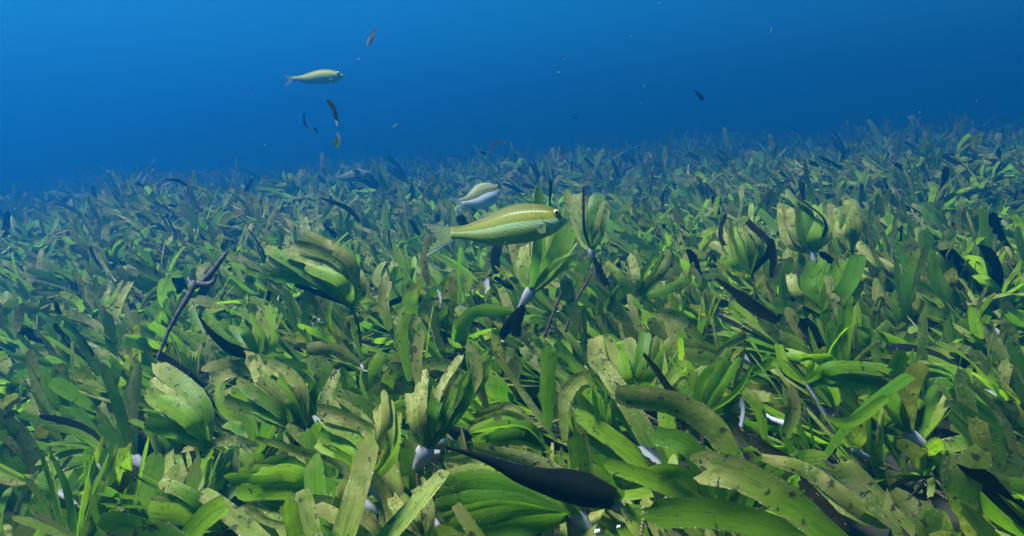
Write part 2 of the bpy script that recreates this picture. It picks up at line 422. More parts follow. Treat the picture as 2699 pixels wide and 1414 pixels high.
def lone(name, label, cat, pts, wpx, zb=.24, near=.93, m=None, group=None, age=.5, dark=0.0, dd=(0, 0, 0), box=True, d=None, **k):
    """one leaf by itself, lying on or caught in the canopy"""
    if d is None: d = min(plane_dist(x, y, zb) for x, y in pts) * near
    P3 = seen(*[(x, y, d + (dd[i] if i < len(dd) else 0)) for i, (x, y) in enumerate(pts)])
    v, f, uv, t = blade(P3, wpx, d, age, dark, **k)
    o0 = P3[0]; o = link(name, mesh_from(name, v - o0, f, uv, t), m or LEAF, None, o0)
    tag(o, label, cat, group)
    if box:
        xs = [p[0] for p in pts]; ys = [p[1] for p in pts]
        HEROBOX.append((min(xs) - wpx / 2, min(ys) - wpx / 2, max(xs) + wpx / 2, max(ys) + wpx / 2, d))
    return o

fan('tall left shoot fanning up-left with ragged brown upper leaves and smooth green lower ones', (885, 771),
    [(812, 742, 742, 716, 16, .5, 1), (795, 712, 672, 695, 46, .05), (742, 668, 668, 622, 30, .45), (823, 698, 735, 655, 34, .0), (840, 678, 719, 629, 42, .85),
     (880, 661, 761, 587, 36, .95), (913, 735, 903, 680, 22, .5), (860, 712, 770, 668, 36, .1)], zb=.31, stem=[(905, 840), (908, 940)])
fan('broad green shoot with bluish sheath standing under the head of the large striped fish', (1335, 733),
    [(1308, 665, 1294, 585, 46, .7), (1341, 665, 1334, 580, 42, .75), (1372, 660, 1388, 575, 52, .0), (1395, 655, 1434, 556, 64, .0), (1402, 675, 1452, 655, 36, .1),
     (1350, 640, 1356, 470, 26, .1)], zb=.27, sheath=((1307, 778), 34, 12), stem=[(1295, 830)])
fan('pale upright shoot with white sheath just right of the large fish nose', (1489, 629),
    [(1462, 594, 1424, 482, 32, .8), (1475, 560, 1450, 492, 30, .7), (1479, 558, 1474, 492, 36, .35), (1499, 558, 1516, 496, 38, .3), (1514, 582, 1528, 520, 20, .5), (1470, 575, 1468, 470, 8, .6, 1)],
    zb=.30, sheath=((1493, 658), 24, 10))
fan('shoot between two curved black leaves, right of the upright pale shoot', (1892, 690),
    [(1815, 605, 1826, 537, 13, .2, 1), (1838, 640, 1787, 611, 28, .5), (1848, 636, 1833, 552, 22, .7), (1870, 625, 1850, 570, 26, .1), (1888, 618, 1858, 560, 24, .4),
     (1912, 618, 1884, 566, 24, .5), (1937, 620, 1880, 556, 18, .3, 1), (1850, 665, 1810, 650, 30, .1)], zb=.27)
fan('cup-shaped green shoot with pale brown outer leaves and reddish stem near the right side', (2046, 638),
    [(1980, 604, 1966, 514, 28, .9), (1998, 590, 1986, 520, 24, .8), (2018, 575, 2022, 505, 48, .15), (2048, 590, 2050, 515, 40, .1), (2078, 560, 2000, 491, 15, .4, 1), (2084, 590, 2077, 538, 20, .6)],
    zb=.29, sheath=((2052, 690), 22, 12), stem=[(2030, 752)], stemmat=REDSTEM)
fan('rounded shoot of broad brown-edged leaves at the right picture edge', (2143, 630),
    [(2108, 594, 2087, 513, 24, .75), (2128, 580, 2126, 520, 34, .2), (2156, 566, 2133, 500, 24, .8), (2140, 580, 2150, 525, 30, .4)], zb=.29)
fan('glossy green shoot with brown spotted top leaf, lower left of centre', (933, 1211),
    [(872, 1160, 799, 1112, 44, .0), (892, 1128, 815, 1084, 52, .0), (935, 1091, 806, 1030, 50, .85), (962, 1142, 950, 1062, 46, .4), (968, 1077, 966, 979, 22, .95), (988, 1150, 1002, 1040, 28, .4), (905, 1180, 842, 1140, 42, .0)],
    zb=.21, sheath=((972, 1272), 40, 16))
fan('clam-shaped green shoot with long curled brown outer leaf, bottom left', (828, 1269),
    [(734, 1165, 638, 1182, 48, .45), (715, 1215, 572, 1206, 66, .1), (720, 1280, 630, 1255, 48, .0), (868, 1185, 643, 1106, 46, .95), (735, 1238, 600, 1240, 46, .05), (750, 1195, 640, 1200, 48, .2)],
    zb=.21, stem=[(850, 1320)])
fan('wide olive shoot above the clam-shaped one, leaves spread up-left', (766, 1076),
    [(685, 1011, 639, 904, 46, .75), (718, 986, 664, 930, 46, .35), (752, 968, 672, 913, 40, .8), (697, 1055, 563, 1006, 42, .4), (700, 1030, 600, 960, 40, .5), (735, 1010, 700, 940, 44, .0)], zb=.21)
fan('upright shoot with pale purple sheath and straight bright leaves leaning right, low centre', (1072, 1130),
    [(1133, 1022, 1238, 881, 44, .0), (1160, 1020, 1232, 913, 44, .1), (1105, 1062, 1153, 979, 50, .1), (1105, 986, 1162, 892, 24, .85), (1042, 1070, 1030, 990, 30, .6), (1062, 1050, 1070, 930, 24, .9), (1085, 1050, 1100, 1000, 40, .0)],
    zb=.21, sheath=((1050, 1180), 52, 26))
fan('low curled green shoot with rust-speckled top leaf, centre bottom', (1366, 1125),
    [(1290, 1030, 1195, 1052, 34, .8), (1290, 1062, 1180, 1088, 38, .3), (1300, 1096, 1190, 1122, 50, .0), (1320, 1080, 1240, 1110, 44, .0)], zb=.21)
fan('shoot of long dark olive leaves reaching up to the left picture edge', (520, 1118),
    [(500, 1010, 388, 913, 56, .55), (443, 1040, 370, 986, 50, .3), (445, 1085, 360, 1075, 56, .1), (590, 1108, 640, 1128, 30, .85), (480, 1060, 400, 1000, 50, .1)], zb=.20)
fan('green shoot pointing left beneath the big black leaf at the bottom', (1430, 1300),
    [(1250, 1160, 1120, 1165, 40, .7), (1230, 1215, 1082, 1232, 60, .3), (1240, 1260, 1090, 1280, 60, .1), (1260, 1300, 1130, 1330, 60, .1), (1300, 1330, 1180, 1370, 60, .1)], zb=.18)
fan('shoot with a bent ring-like bright leaf around its rounded front leaf, right of centre', (1762, 1052),
    [(1728, 925, 1672, 968, 36, .2), (1730, 985, 1800, 935, 62, .25), (1800, 960, 1838, 880, 36, .2), (1850, 990, 1895, 920, 22, .1), (1700, 1010, 1660, 950, 30, .3)], zb=.23)
fan('shoot throwing long smooth leaves out past the right picture edge, with slender white sheath', (2030, 968),
    [(1960, 915, 1890, 935, 32, .1), (1975, 925, 1956, 866, 32, .1), (2090, 905, 1990, 900, 30, .0), (2120, 958, 2250, 985, 46, .1), (2100, 925, 2240, 930, 40, .2)],
    zb=.25, sheath=((2076, 1048), 16, 14), stem=[(2098, 1110), (2122, 1165)])
fan('pair of dark green broad lobed leaves, bottom right of the big black leaf', (1790, 1275),
    [(1690, 1195, 1543, 1210, 74, .05, .3), (1740, 1130, 1640, 1093, 62, .05, .3), (1660, 1215, 1520, 1165, 48, .1, .25)], zb=.19)
fan('bundle of brown encrusted leaves curving up at the bottom edge, centre left', (1070, 1350),
    [(1010, 1290, 985, 1250, 44, .9), (1060, 1300, 1020, 1262, 40, .8), (1085, 1290, 1060, 1200, 24, .95)], zb=.16)
fan('pale green shoot half cut by the bottom left corner', (560, 1330),
    [(470, 1250, 388, 1240, 60, .1), (470, 1300, 370, 1290, 66, .1), (540, 1290, 570, 1260, 50, .1), (480, 1250, 400, 1215, 36, .5)], zb=.18)
fan('bright curled shoot with white-rimmed tips above the black curved leaf, left', (650, 900),
    [(560, 850, 512, 785, 34, .2), (600, 880, 530, 850, 34, .1), (640, 850, 655, 780, 22, .7), (690, 860, 672, 770, 22, .0), (620, 840, 600, 820, 30, .1)], zb=.24)
fan('cluster of pale brown curled leaves with white edges, centre right', (1600, 985),
    [(1500, 920, 1492, 850, 32, .95), (1560, 930, 1530, 850, 34, .85), (1610, 920, 1625, 835, 36, .1), (1640, 940, 1690, 860, 34, .3), (1580, 950, 1560, 880, 34, .1)], zb=.24)
fan('bright broad-leaved shoot beside the brown stem, right edge middle', (2075, 790),
    [(2030, 720, 2050, 660, 46, .1), (2090, 720, 2110, 665, 46, .2), (2130, 720, 2160, 640, 46, .0), (2005, 740, 1990, 690, 30, .8), (2140, 760, 2170, 700, 40, .6)], zb=.26)
fan('long arched green leaves curving over to the left, mid right', (1590, 760),
    [(1620, 690, 1650, 650, 30, .1), (1655, 700, 1690, 640, 30, .6), (1560, 700, 1520, 660, 26, .4), (1700, 720, 1730, 690, 30, .3), (1600, 700, 1585, 640, 24, .8)], zb=.24)
fan('fern-like pale shoot of narrow parallel leaves far off on the left', (745, 500),
    [(700, 460, 655, 452, 14, .2), (700, 470, 650, 466, 14, .3), (705, 482, 655, 480, 14, .2), (720, 455, 712, 430, 16, .1), (735, 455, 728, 440, 14, .2), (705, 490, 665, 494, 14, .4)], zb=.26, near=.92)
fan('toppled shoot with white sheath and long bare stem lying over the leaves, left', (686, 560),
    [(630, 560, 600, 575, 12, .2), (640, 555, 590, 560, 12, .4), (650, 570, 610, 585, 12, .1)], zb=.27, near=.95, sheath=((706, 562), 10, 7), stem=[(760, 566), (835, 598)])

BL = 'dead black seagrass leaves'
lone('dead_leaf', 'big glossy black leaf with broad rounded end lying across the bottom centre', 'dead leaf',
     [(1545, 1262), (1450, 1236), (1330, 1205), (1230, 1160), (1120, 1124)], 80, zb=.26, dark=1, age=0, group=BL, width=[60, 92, 84, 60, 34, 16, 5], twist=10, cup=.2, rag=.02)
lone('dead_leaf', 'black sickle leaf curving below the bright curled shoot at left', 'dead leaf',
     [(645, 898), (580, 880), (530, 840), (498, 795)], 34, zb=.27, dark=1, age=0, group=BL, width=[16, 34, 32, 20, 8], twist=15)
lone('dead_leaf', 'long black strap leaf slanting down to the right, upper right of centre', 'dead leaf',
     [(1958, 810), (1890, 770), (1845, 735), (1800, 702)], 34, zb=.28, dark=1, age=.1, group=BL, width=[20, 34, 32, 20, 8], twist=5)
lone('dead_leaf', 'narrow black bent leaf hooked beside the ring-leaved shoot', 'dead leaf',
     [(1722, 1010), (1690, 988), (1650, 930), (1618, 890)], 22, zb=.28, dark=1, age=0, group=BL, width=[24, 24, 18, 14, 8], twist=0)
lone('dead_leaf', 'navy speckled leaf stretching rightwards below the brown pitted leaf', 'dead leaf',
     [(2000, 1165), (1913, 1122), (1844, 1080)], 24, zb=.26, dark=.93, age=1, group=BL, width=[18, 28, 24, 12], twist=0)
lone('dead_leaf', 'black white-dotted leaf in the bottom right corner', 'dead leaf',
     [(2125, 1345), (2070, 1270), (2010, 1205)], 34, zb=.24, dark=.95, age=1, group=BL, width=[30, 38, 30, 20], twist=0)
lone('dead_leaf', 'black leaf drooping behind the left shoulder of the two-black-leaf shoot', 'dead leaf',
     [(1940, 700), (1945, 650), (1938, 600)], 18, zb=.30, dark=1, age=.2, group=BL, twist=10)
lone('dead_leaf', 'black drooping leaf under the pale sheath beside the large fish', 'dead leaf',
     [(1495, 650), (1512, 690), (1530, 720)], 16, zb=.27, dark=1, age=.1, group=BL, twist=5)
lone('dead_leaf', 'short black leaf above the large fish tail', 'dead leaf',
     [(1180, 590), (1168, 565), (1156, 545)], 24, zb=.30, near=.92, dark=1, age=0, group=BL, twist=5)
lone('dead_leaf', 'half-black upright leaf crusted with pale growth behind the large fish tail', 'dead leaf',
     [(1078, 720), (1066, 660), (1078, 588)], 20, zb=.30, dark=.6, age=1, group=BL, twist=5)
lone('dead_leaf', 'black wavy leaf lying on the meadow left of the small white-bellied fish', 'dead leaf',
     [(905, 560), (880, 530), (845, 512), (808, 500)], 12, zb=.29, dark=1, age=.1, group=BL, width=[10, 14, 10, 5])
lone('dead_leaf', 'black needle-thin blade standing above the large fish back', 'dead leaf',
     [(1382, 520), (1385, 480), (1384, 452)], 7, zb=.30, near=1.0, dark=1, age=0, group=BL, d=1.2)
for k, (pts, lab) in enumerate([
    ([(1318, 770), (1285, 812), (1262, 850)], 'black leaf folded down left of the bluish sheath'),
    ([(1318, 775), (1300, 815), (1300, 850)], 'black pointed leaf hanging straight below the bluish sheath'),
    ([(1250, 690), (1245, 650), (1255, 610)], 'black upright leaf beneath the belly of the large fish')]):
    lone('dead_leaf', lab, 'dead leaf', pts, 26, zb=.26, dark=1, age=.1, group=BL, twist=10, box=False)
LG = 'single long seagrass leaves lying over the canopy'
lone('seagrass_leaf', 'long olive leaf pitted with black holes arching down to the right', 'seagrass leaf',
     [(1862, 1185), (1800, 1085), (1706, 1022), (1546, 993)], 62, zb=.27, age=.85, group=LG, tip=.7, base=.7, twist=5, rag=.05)
lone('seagrass_leaf', 'thick olive leaf with grey gritty edge running off the bottom right', 'seagrass leaf',
     [(2110, 1370), (1980, 1262), (1860, 1195), (1746, 1172)], 80, zb=.24, age=.6, group=LG, tip=.7, base=.8, twist=5, rag=.04)
lone('seagrass_leaf', 'smooth dark green leaf lying flat along the bottom edge, right half', 'seagrass leaf',
     [(2030, 1360), (1900, 1315), (1780, 1290), (1622, 1290)], 74, zb=.21, age=.15, dark=.25, group=LG, tip=.4, base=.8, twist=0, rag=.04)
lone('seagrass_leaf', 'pale mottled leaf with white grit lying above the big black leaf', 'seagrass leaf',
     [(1441, 1208), (1320, 1160), (1190, 1128)], 46, zb=.26, age=1, group=LG, width=[20, 42, 50, 40, 20], twist=5)
lone('seagrass_leaf', 'pale brown tattered leaf raised above the ring-leaved shoot', 'seagrass leaf',
     [(1800, 922), (1828, 872), (1878, 838)], 28, zb=.29, age=1, group=LG, twist=5)
lone('seagrass_leaf', 'dull green upright leaf between white sheath chip and slender stem, lower right', 'seagrass leaf',
     [(1975, 1100), (1995, 1030), (1984, 975)], 40, zb=.27, age=.75, group=LG, twist=0)
lone('seagrass_leaf', 'dark olive narrow leaf left of the dull upright leaf, lower right', 'seagrass leaf',
     [(1925, 1105), (1910, 1030), (1872, 985)], 30, zb=.26, age=.4, group=LG, twist=0)
lone('seagrass_leaf', 'pale tan leaf stretching under the navy speckled leaf', 'seagrass leaf',
     [(2175, 1290), (2040, 1190), (1913, 1150)], 38, zb=.24, age=1, group=LG, width=[40, 44, 38, 18], twist=0)
lone('seagrass_leaf', 'grey tan broad leaf end at the right edge low down', 'seagrass leaf',
     [(2260, 1330), (2190, 1240), (2110, 1170)], 60, zb=.25, age=1, group=LG, twist=0)
lone('seagrass_leaf', 'slim bright leaf curving up to the right edge beside the slender white sheath', 'seagrass leaf',
     [(2078, 1052), (2140, 1062), (2230, 1000)], 28, zb=.26, age=.05, group=LG, twist=0, base=.2)
lone('seagrass_leaf', 'narrow reddish brown leaf slanting between the low centre shoots', 'seagrass leaf',
     [(1400, 1110), (1330, 1010), (1245, 885)], 20, zb=.28, age=.9, group=LG, twist=20)
lone('seagrass_leaf', 'rust-speckled leaf folded over at its top, centre bottom', 'seagrass leaf',
     [(1420, 1110), (1420, 1010), (1450, 960), (1480, 950)], 34, zb=.27, age=.85, group=LG, twist=10)
lone('seagrass_leaf', 'tall straight green leaf beside the folded rusty one', 'seagrass leaf',
     [(1378, 1080), (1378, 960), (1385, 870)], 40, zb=.26, age=.05, group=LG, twist=0)
lone('seagrass_leaf', 'bright arched leaf bowing left beneath the bluish sheath', 'seagrass leaf',
     [(1290, 785), (1200, 785), (1148, 830)], 34, zb=.27, age=.1, group=LG, twist=0)
lone('seagrass_leaf', 'bottom-left green leaf lying like a tilted plank', 'seagrass leaf',
     [(475, 1350), (520, 1300), (575, 1262)], 56, zb=.24, age=.1, group=LG, twist=0, base=.9)
lone('seagrass_leaf', 'thin pale curled leaf running under the clam-shaped shoot', 'seagrass leaf',
     [(800, 1322), (690, 1318), (610, 1275)], 20, zb=.24, age=1, group=LG, twist=0)
for pts, lab in [
    ([(1085, 1010), (1050, 930), (1060, 830)], 'long olive blade left of the straight bright leaves'),
    ([(1030, 960), (1010, 850), (1020, 780)], 'dull brown upright blade right of the fanning left shoot'),
    ([(905, 920), (840, 880), (770, 880)], 'pale pointed leaf beside the stem of the tall left shoot'),
    ([(800, 1050), (830, 980), (852, 930)], 'flat-topped green leaf tilted right below the tall left shoot'),
    ([(980, 830), (965, 760), (975, 700)], 'brown ragged upright leaf behind the tall left shoot'),
    ([(1460, 840), (1440, 770), (1420, 700)], 'olive spotted leaf right of the crusted red stems'),
    ([(1770, 860), (1700, 800), (1650, 790)], 'grey green leaf bowed left in the centre right'),
    ([(1180, 1000), (1200, 930), (1180, 860)], 'light green leaf upright between the low centre shoots')]:
    lone('seagrass_leaf', lab, 'seagrass leaf', pts, 32, zb=.27, age=rngh.uniform(.3, .9), group=LG, twist=10, box=False)

def wedge(label, a, b, wa, wb, zb=.22, m=None, name='leaf_sheath', cat='leaf sheath', group='white papery leaf sheaths between the leaves', near=.93):
    d = min(plane_dist(a[0], a[1], zb), plane_dist(b[0], b[1], zb)) * near
    A, B = np.array(P(a[0], a[1], d)), np.array(P(b[0], b[1], d + .01))
    v, f, uv, t = blade([A, (A + B) / 2 + CAMX * .003, B], wb, d, 0, 0, cup=-.42, rag=.22, twist=rngh.uniform(-40, 40), n=12,
                        width=[wa * .3, wa * .3 + wb * .2, wb * .5, wb * .55, wb * .25])
    tag(link(name, mesh_from(name, v - A, f, uv, t), m or SHEATH, None, A), label, cat, group)
wedge('gleaming white sheath wedge at the tip of the brown spotted leaf, lower left', (800, 1098), (786, 1048), 16, 34)
wedge('white wedge-shaped sheath among dark gaps, lower right', (1866, 1075), (1866, 1000), 30, 26)
wedge('torn white sheath with dark lines below the pitted olive leaf', (1668, 1175), (1610, 1120), 18, 46)
wedge('small white sheath below the stem of the tall left shoot', (948, 945), (908, 915), 8, 34)
wedge('slim white sheath sliver left of centre under the large fish tail', (1106, 775), (1100, 728), 8, 14, zb=.28)
wedge('dull white sheath half hidden beside the ring-leaved shoot', (1745, 1010), (1752, 1060), 14, 22)
wedge('greenish boat-shaped sheath lying below the glossy green shoot', (955, 1295), (890, 1235), 14, 46, zb=.20)
wedge('long white and purple sheath lying at the bottom left', (905, 1345), (820, 1280), 12, 34, zb=.22)
wedge('pale lilac sheath end above the purple crusted stems', (1425, 715), (1432, 690), 12, 22, zb=.28)
wedge('white sheath tip beneath the belly of the large fish, left of the broad shoot', (1222, 740), (1228, 700), 12, 30, zb=.26)

def stick(name, label, cat, pts, r, m, zb=.25, group=None, near=.93):
    d = min(plane_dist(x, y, zb) for x, y in pts) * near
    p3 = seen(*[(x, y, d + .01 * i) for i, (x, y) in enumerate(pts)])
    n = 20; rr = np.interp(np.linspace(0, 1, n), np.linspace(0, 1, len(r)), r) / FD * d
    rr = rr * (1 + .12 * rngh.standard_normal(n)); v, f, uv, t = tube(bez(p3, n), rr, 8, flat=.5)
    o = link(name, mesh_from(name, v - p3[0], f, uv, t), m, None, p3[0]); tag(o, label, cat, group); return o, p3, d
RS = 'bare crusted stems rising in the middle'
stick('bare_stem', 'red and purple crusted bare stem left of the other in the centre', 'bare stem', [(1368, 850), (1392, 790), (1420, 715)], [4, 5, 4, 3], REDSTEM, group=RS)
stick('bare_stem', 'purple crusted bare stem forking right of the red one', 'bare stem', [(1420, 840), (1450, 760), (1488, 690)], [3.5, 4.5, 3.5, 3], REDSTEM, group=RS)
stick('bare_stem', 'short dark ringed stem standing at the bottom right of centre', 'bare stem', [(1612, 1350), (1618, 1310), (1625, 1275)], [5, 5, 5, 4], STEM, group=RS, zb=.22)
stick('bare_stem', 'pale broken stem sticking out beside the dull upright leaf', 'bare stem', [(1972, 1065), (1945, 1055), (1920, 1040)], [7, 6, 5], SHEATH, group=RS, zb=.26)
o, p3, d = stick('algae_stalk', 'grey purple forked stalk leaning right at the left edge', 'algae stalk', [(395, 905), (430, 820), (468, 755), (492, 708)], [4, 5, 7, 9], STALK, zb=.30)
for pts, r in [([(488, 722), (520, 700), (556, 655), (572, 632)], [9, 9, 6, 3]), ([(488, 718), (478, 712), (472, 698)], [8, 5, 3]), ([(495, 715), (530, 715), (545, 690)], [9, 8, 3])]:
    q = seen(*[(x, y, d + .03 + .004 * i) for i, (x, y) in enumerate(pts)])
    v, f, uv, t = tube(bez(q, 12), np.interp(np.linspace(0, 1, 12), np.linspace(0, 1, len(r)), r) / FD * d, 8, flat=.5)
    link('branch', mesh_from('branch', v - p3[0], f, uv, t), STALK, o)

def chip(label, x, y, s):
    d = plane_dist(x, y, .20) * .95; c = np.array(P(x, y, d)); k = s / FD * d
    pts = [(-1, -.7), (.9, -.5), (.7, .8), (-.6, .6)]; v = []
    for z in (0, .25):
        v += [c + CAMX * a * k + CAMY * b * k + CAMZ * z * k for a, b in pts]
    v = np.array(v) - c; f = np.array([(0, 1, 2, 3), (7, 6, 5, 4), (0, 4, 5, 1), (1, 5, 6, 2), (2, 6, 7, 3), (3, 7, 4, 0)])
    tag(link('shell_chip', mesh_from('shell_chip', v, f, v[:, :2], np.zeros((8, 4))), DEBRIS, None, c), label, 'shell chip', 'white shell chips on the bottom')
chip('larger white shell chip at the bottom right of centre', 1502, 1338, 9)
chip('smaller white shell chip beside the larger one', 1556, 1326, 6)

# ------------------------------------------------------------------ drifting leaves in open water
DG = 'seagrass scraps drifting in open water'
def drift(label, pts, wpx, d, width=None, age=.3, dark=1.0, **k):
    return lone('drifting_leaf', label, 'drifting leaf', pts, wpx, d=d, age=age, dark=dark, group=DG, box=False, width=width, dd=(0, .02, .05), **k)
drift('dark blue leaf scrap drifting highest, above the left fish', [(926, 116), (934, 92), (945, 66)], 16, 2.3, width=[8, 14, 16, 12, 3], twist=0)
drift('long curved brown scrap with pale middle drifting below the left fish', [(823, 252), (838, 272), (846, 300), (848, 318)], 12, 1.2, width=[10, 13, 11, 8, 3], dark=.8, age=1, twist=0)
drift('pale grey scrap hanging right below the long curved brown one', [(848, 332), (851, 350), (843, 368)], 16, 1.25, width=[2, 8, 14, 20], dark=.2, age=1, twist=0)
drift('thin thread-like scrap left of the long curved one', [(764, 286), (765, 305), (772, 320), (785, 326)], 4, 1.9, width=[3, 6, 4, 2])
drift('tiny dark scrap at the end of the thin thread', [(790, 322), (794, 330), (796, 338)], 9, 1.9, width=[3, 9, 8, 3])
drift('arched dark scrap drifting over the meadow at the middle', [(1224, 378), (1238, 364), (1256, 357), (1276, 360)], 10, 2.0, width=[3, 8, 9, 8])
drift('small flat scrap just below left of the arched one', [(1207, 382), (1215, 385), (1223, 387)], 6, 2.0, width=[3, 6, 4])
drift('wedge-shaped dark scrap with thin tail, upper right', [(1745, 225), (1757, 238), (1770, 250)], 14, 2.0, width=[2, 6, 14, 10])
drift('faint slender scrap near the top right', [(1936, 84), (1939, 76), (1942, 68)], 6, 2.3, width=[2, 5, 2], dark=.6)
drift('dark hooked scrap just above the meadow right of the middle', [(1416, 400), (1412, 388), (1405, 381)], 8, 2.4, width=[6, 8, 5])
drift('tiny faint scrap under the middle of the open water', [(1440, 297), (1448, 297), (1454, 300)], 4, 2.4, width=[2, 4, 2])
drift('tiny pale streak in upper middle water', [(1416, 149), (1422, 148), (1428, 147)], 3, 2.2, width=[1, 3, 1], dark=.6)
drift('dark speck scrap high right of the middle', [(1556, 52), (1558, 55), (1561, 58)], 7, 1.6, width=[3, 7, 3])
drift('faint thread near the centre left water', [(988, 322), (994, 316), (1001, 310)], 5, 2.3, width=[2, 5, 2], dark=.7)
drift('long blurred dark scrap gliding over the far left meadow', [(415, 452), (445, 455), (470, 468)], 10, 2.4, width=[3, 9, 8])
drift('pale drifting strap beside the blurred dark scrap, far left', [(470, 462), (500, 475), (520, 480)], 12, 2.4, width=[4, 12, 6], dark=0, age=1)

# suspended specks
def build_snow():
    b = MB(); r = np.random.default_rng(3)
    f0 = np.array([(0, 2, 4, 2), (0, 1, 2, 3)])
    for _ in range(240):
        x, y = r.uniform(0, 2576), r.uniform(-60, 1000) ** 1; d = r.uniform(.35, 2.6)
        c = np.array(P(x, y, d))
        if c[2] < .34: continue
        s = r.uniform(.0002, .0006) * (.6 + .4 * d) * (2 if r.random() < .03 else 1)
        q = r.normal(size=(3, 3)); q, _ = np.linalg.qr(q); sc = r.uniform(.5, 1.4, 3)
        v = np.array([(-1, -1, -1), (1, -1, -1), (1, 1, -1), (-1, 1, -1), (-1, -1, 1), (1, -1, 1), (1, 1, 1), (-1, 1, 1)]) * .6 * sc @ q * s + c
        f = np.array([(0, 3, 2, 1), (4, 5, 6, 7), (0, 1, 5, 4), (1, 2, 6, 5), (2, 3, 7, 6), (3, 0, 4, 7)])
        b.add(v, f, v[:, :2], np.zeros((8, 4)))
    tag(link('suspended_specks', mesh_from('suspended_specks', *b.arrays()), SNOW), kind='stuff')
build_snow()

# ------------------------------------------------------------------ meadow: near shoots one by one, the rest as one mass
def scatter(x0, x1, y0, y1, s, rng):
    xs = np.arange(x0, x1, s); ys = np.arange(y0, y1, s)
    X, Y = np.meshgrid(xs, ys); X = X + rng.uniform(-.5, .5, X.shape) * s; Y = Y + rng.uniform(-.5, .5, Y.shape) * s
    return np.stack([X.ravel(), Y.ravel()], -1)
rngm = np.random.default_rng(8)
def in_view(x, y, z, pad=160):
    q = project((x, y, z))
    return q is not None and -pad < q[0] < 2576 + pad and -200 < q[1] < 1350 + pad * 1.6
near = scatter(-1.9, 1.9, .25, 2.6, .078, rngm)
cands = []
for x, y in near:
    z = hill(x, y) + CANOPY + rngm.uniform(-.045, .04)
    q = project((x, y, z + .05))
    if q is None: continue
    if q[2] < .45: z -= .06
    if q[2] < .36 or (y < 1.0 and rngm.random() < .10): continue
    for (a, b_, c, d_, hd) in HEROBOX:
        if a < q[0] < c and b_ < q[1] < d_ + 40 and q[2] < hd + .06: z -= .10; break
    cands.append((x, y, z, in_view(x, y, z, 60), math.hypot(x, y)))
cands.sort(key=lambda c: c[4])
single = [c for c in cands if c[3]][:275]
sset = set(id(c) for c in single)
rest = [c for c in cands if id(c) not in sset]
MARKS = [(1250, 565, 'the large striped fish'), (1200, 492, 'the small white-bellied fish'), (800, 690, 'the tall left fanning shoot'), (1480, 560, 'the pale upright shoot'),
         (1870, 620, 'the shoot with black leaves'), (2030, 570, 'the cup-shaped shoot'), (890, 1120, 'the glossy green shoot'), (720, 1220, 'the clam-shaped shoot'),
         (1150, 1010, 'the straight bright-leaved shoot'), (1380, 1220, 'the big black leaf'), (1730, 1060, 'the pitted olive leaf'), (1900, 1250, 'the thick gritty leaf'),
         (2070, 940, 'the long smooth right-edge leaves'), (570, 860, 'the black sickle leaf'), (450, 1000, 'the dark olive left-edge shoot'), (1880, 750, 'the long black strap leaf'),
         (1680, 960, 'the narrow black bent leaf'), (480, 760, 'the grey forked stalk'), (1310, 800, 'the bluish sheath'), (1400, 780, 'the crusted red stems'), (700, 980, 'the wide olive shoot'),
         (2060, 700, 'the slender reddish stem'), (1590, 900, 'the pale curled leaf cluster'), (150, 700, 'the empty water at far left'), (2450, 700, 'the picture right side')]
protos = {}
LOOKN = []
for k in range(NV):
    ages = np.mean([l[3][0, 0] for l in HI[k]]); dk = any(l[3][0, 2] > .5 for l in HI[k]); n = len(HI[k])
    look = 'brown crusted' if ages > .42 else 'olive green' if ages > .26 else 'bright green'
    LOOKN.append(look + ' ' + ('eight', 'nine', 'ten', 'eleven')[n - 8] + '-leaved' + (' black-streaked' if dk else ''))
def make_shoot(k):
    root = empty('seagrass_shoot', (0, 0, 0))
    for a in HI[k]: link('leaf', mesh_from('leaf', *a), LEAF, root)
    link('sheath', mesh_from('sheath', *sheath_arr(rngm)), SHEATH, root)
    link('stem', mesh_from('stem', *stem_arr(rngm, .16)), STEM, root)
    return root
def copy_shoot(root):
    r_ = root.copy(); C.objects.link(r_)
    for ch in kids[root.name]:
        c_ = ch.copy(); C.objects.link(c_); c_.parent = r_
    return r_
kids = {}; cnt = 0
for x, y, z, _, _ in single:
    k = int(rngm.integers(NV))
    if k not in protos:
        r0 = make_shoot(k); protos[k] = r0; kids[r0.name] = [c for c in C.objects if c.parent == r0]; o = r0
    else: o = copy_shoot(protos[k])
    M3 = shoot_rot(rngm, x, y); s = rngm.uniform(.95, 1.35)
    o.location = (x, y, z); o.rotation_euler = M3.to_euler(); o.scale = (s, s, s)
    q = project((x, y, z + .05)); m_ = min(MARKS, key=lambda m: (m[0] - q[0]) ** 2 + (m[1] - q[1]) ** 2)
    dx, dy = q[0] - m_[0], q[1] - m_[1]
    if abs(dx) > abs(dy) * 2: rel = 'left of' if dx < 0 else 'right of'
    elif abs(dy) > abs(dx) * 2: rel = 'above' if dy < 0 else 'below'
    else: rel = ('upper ' if dy < 0 else 'lower ') + ('left of' if dx < 0 else 'right of')
    near_ = 'close ' if math.hypot(dx, dy) < 90 else 'well ' if math.hypot(dx, dy) > 190 else ''
    tag(o, f'{LOOKN[k]} shoot {near_}{rel} {m_[2]}', 'seagrass shoot', 'seagrass shoots packed in the near canopy')
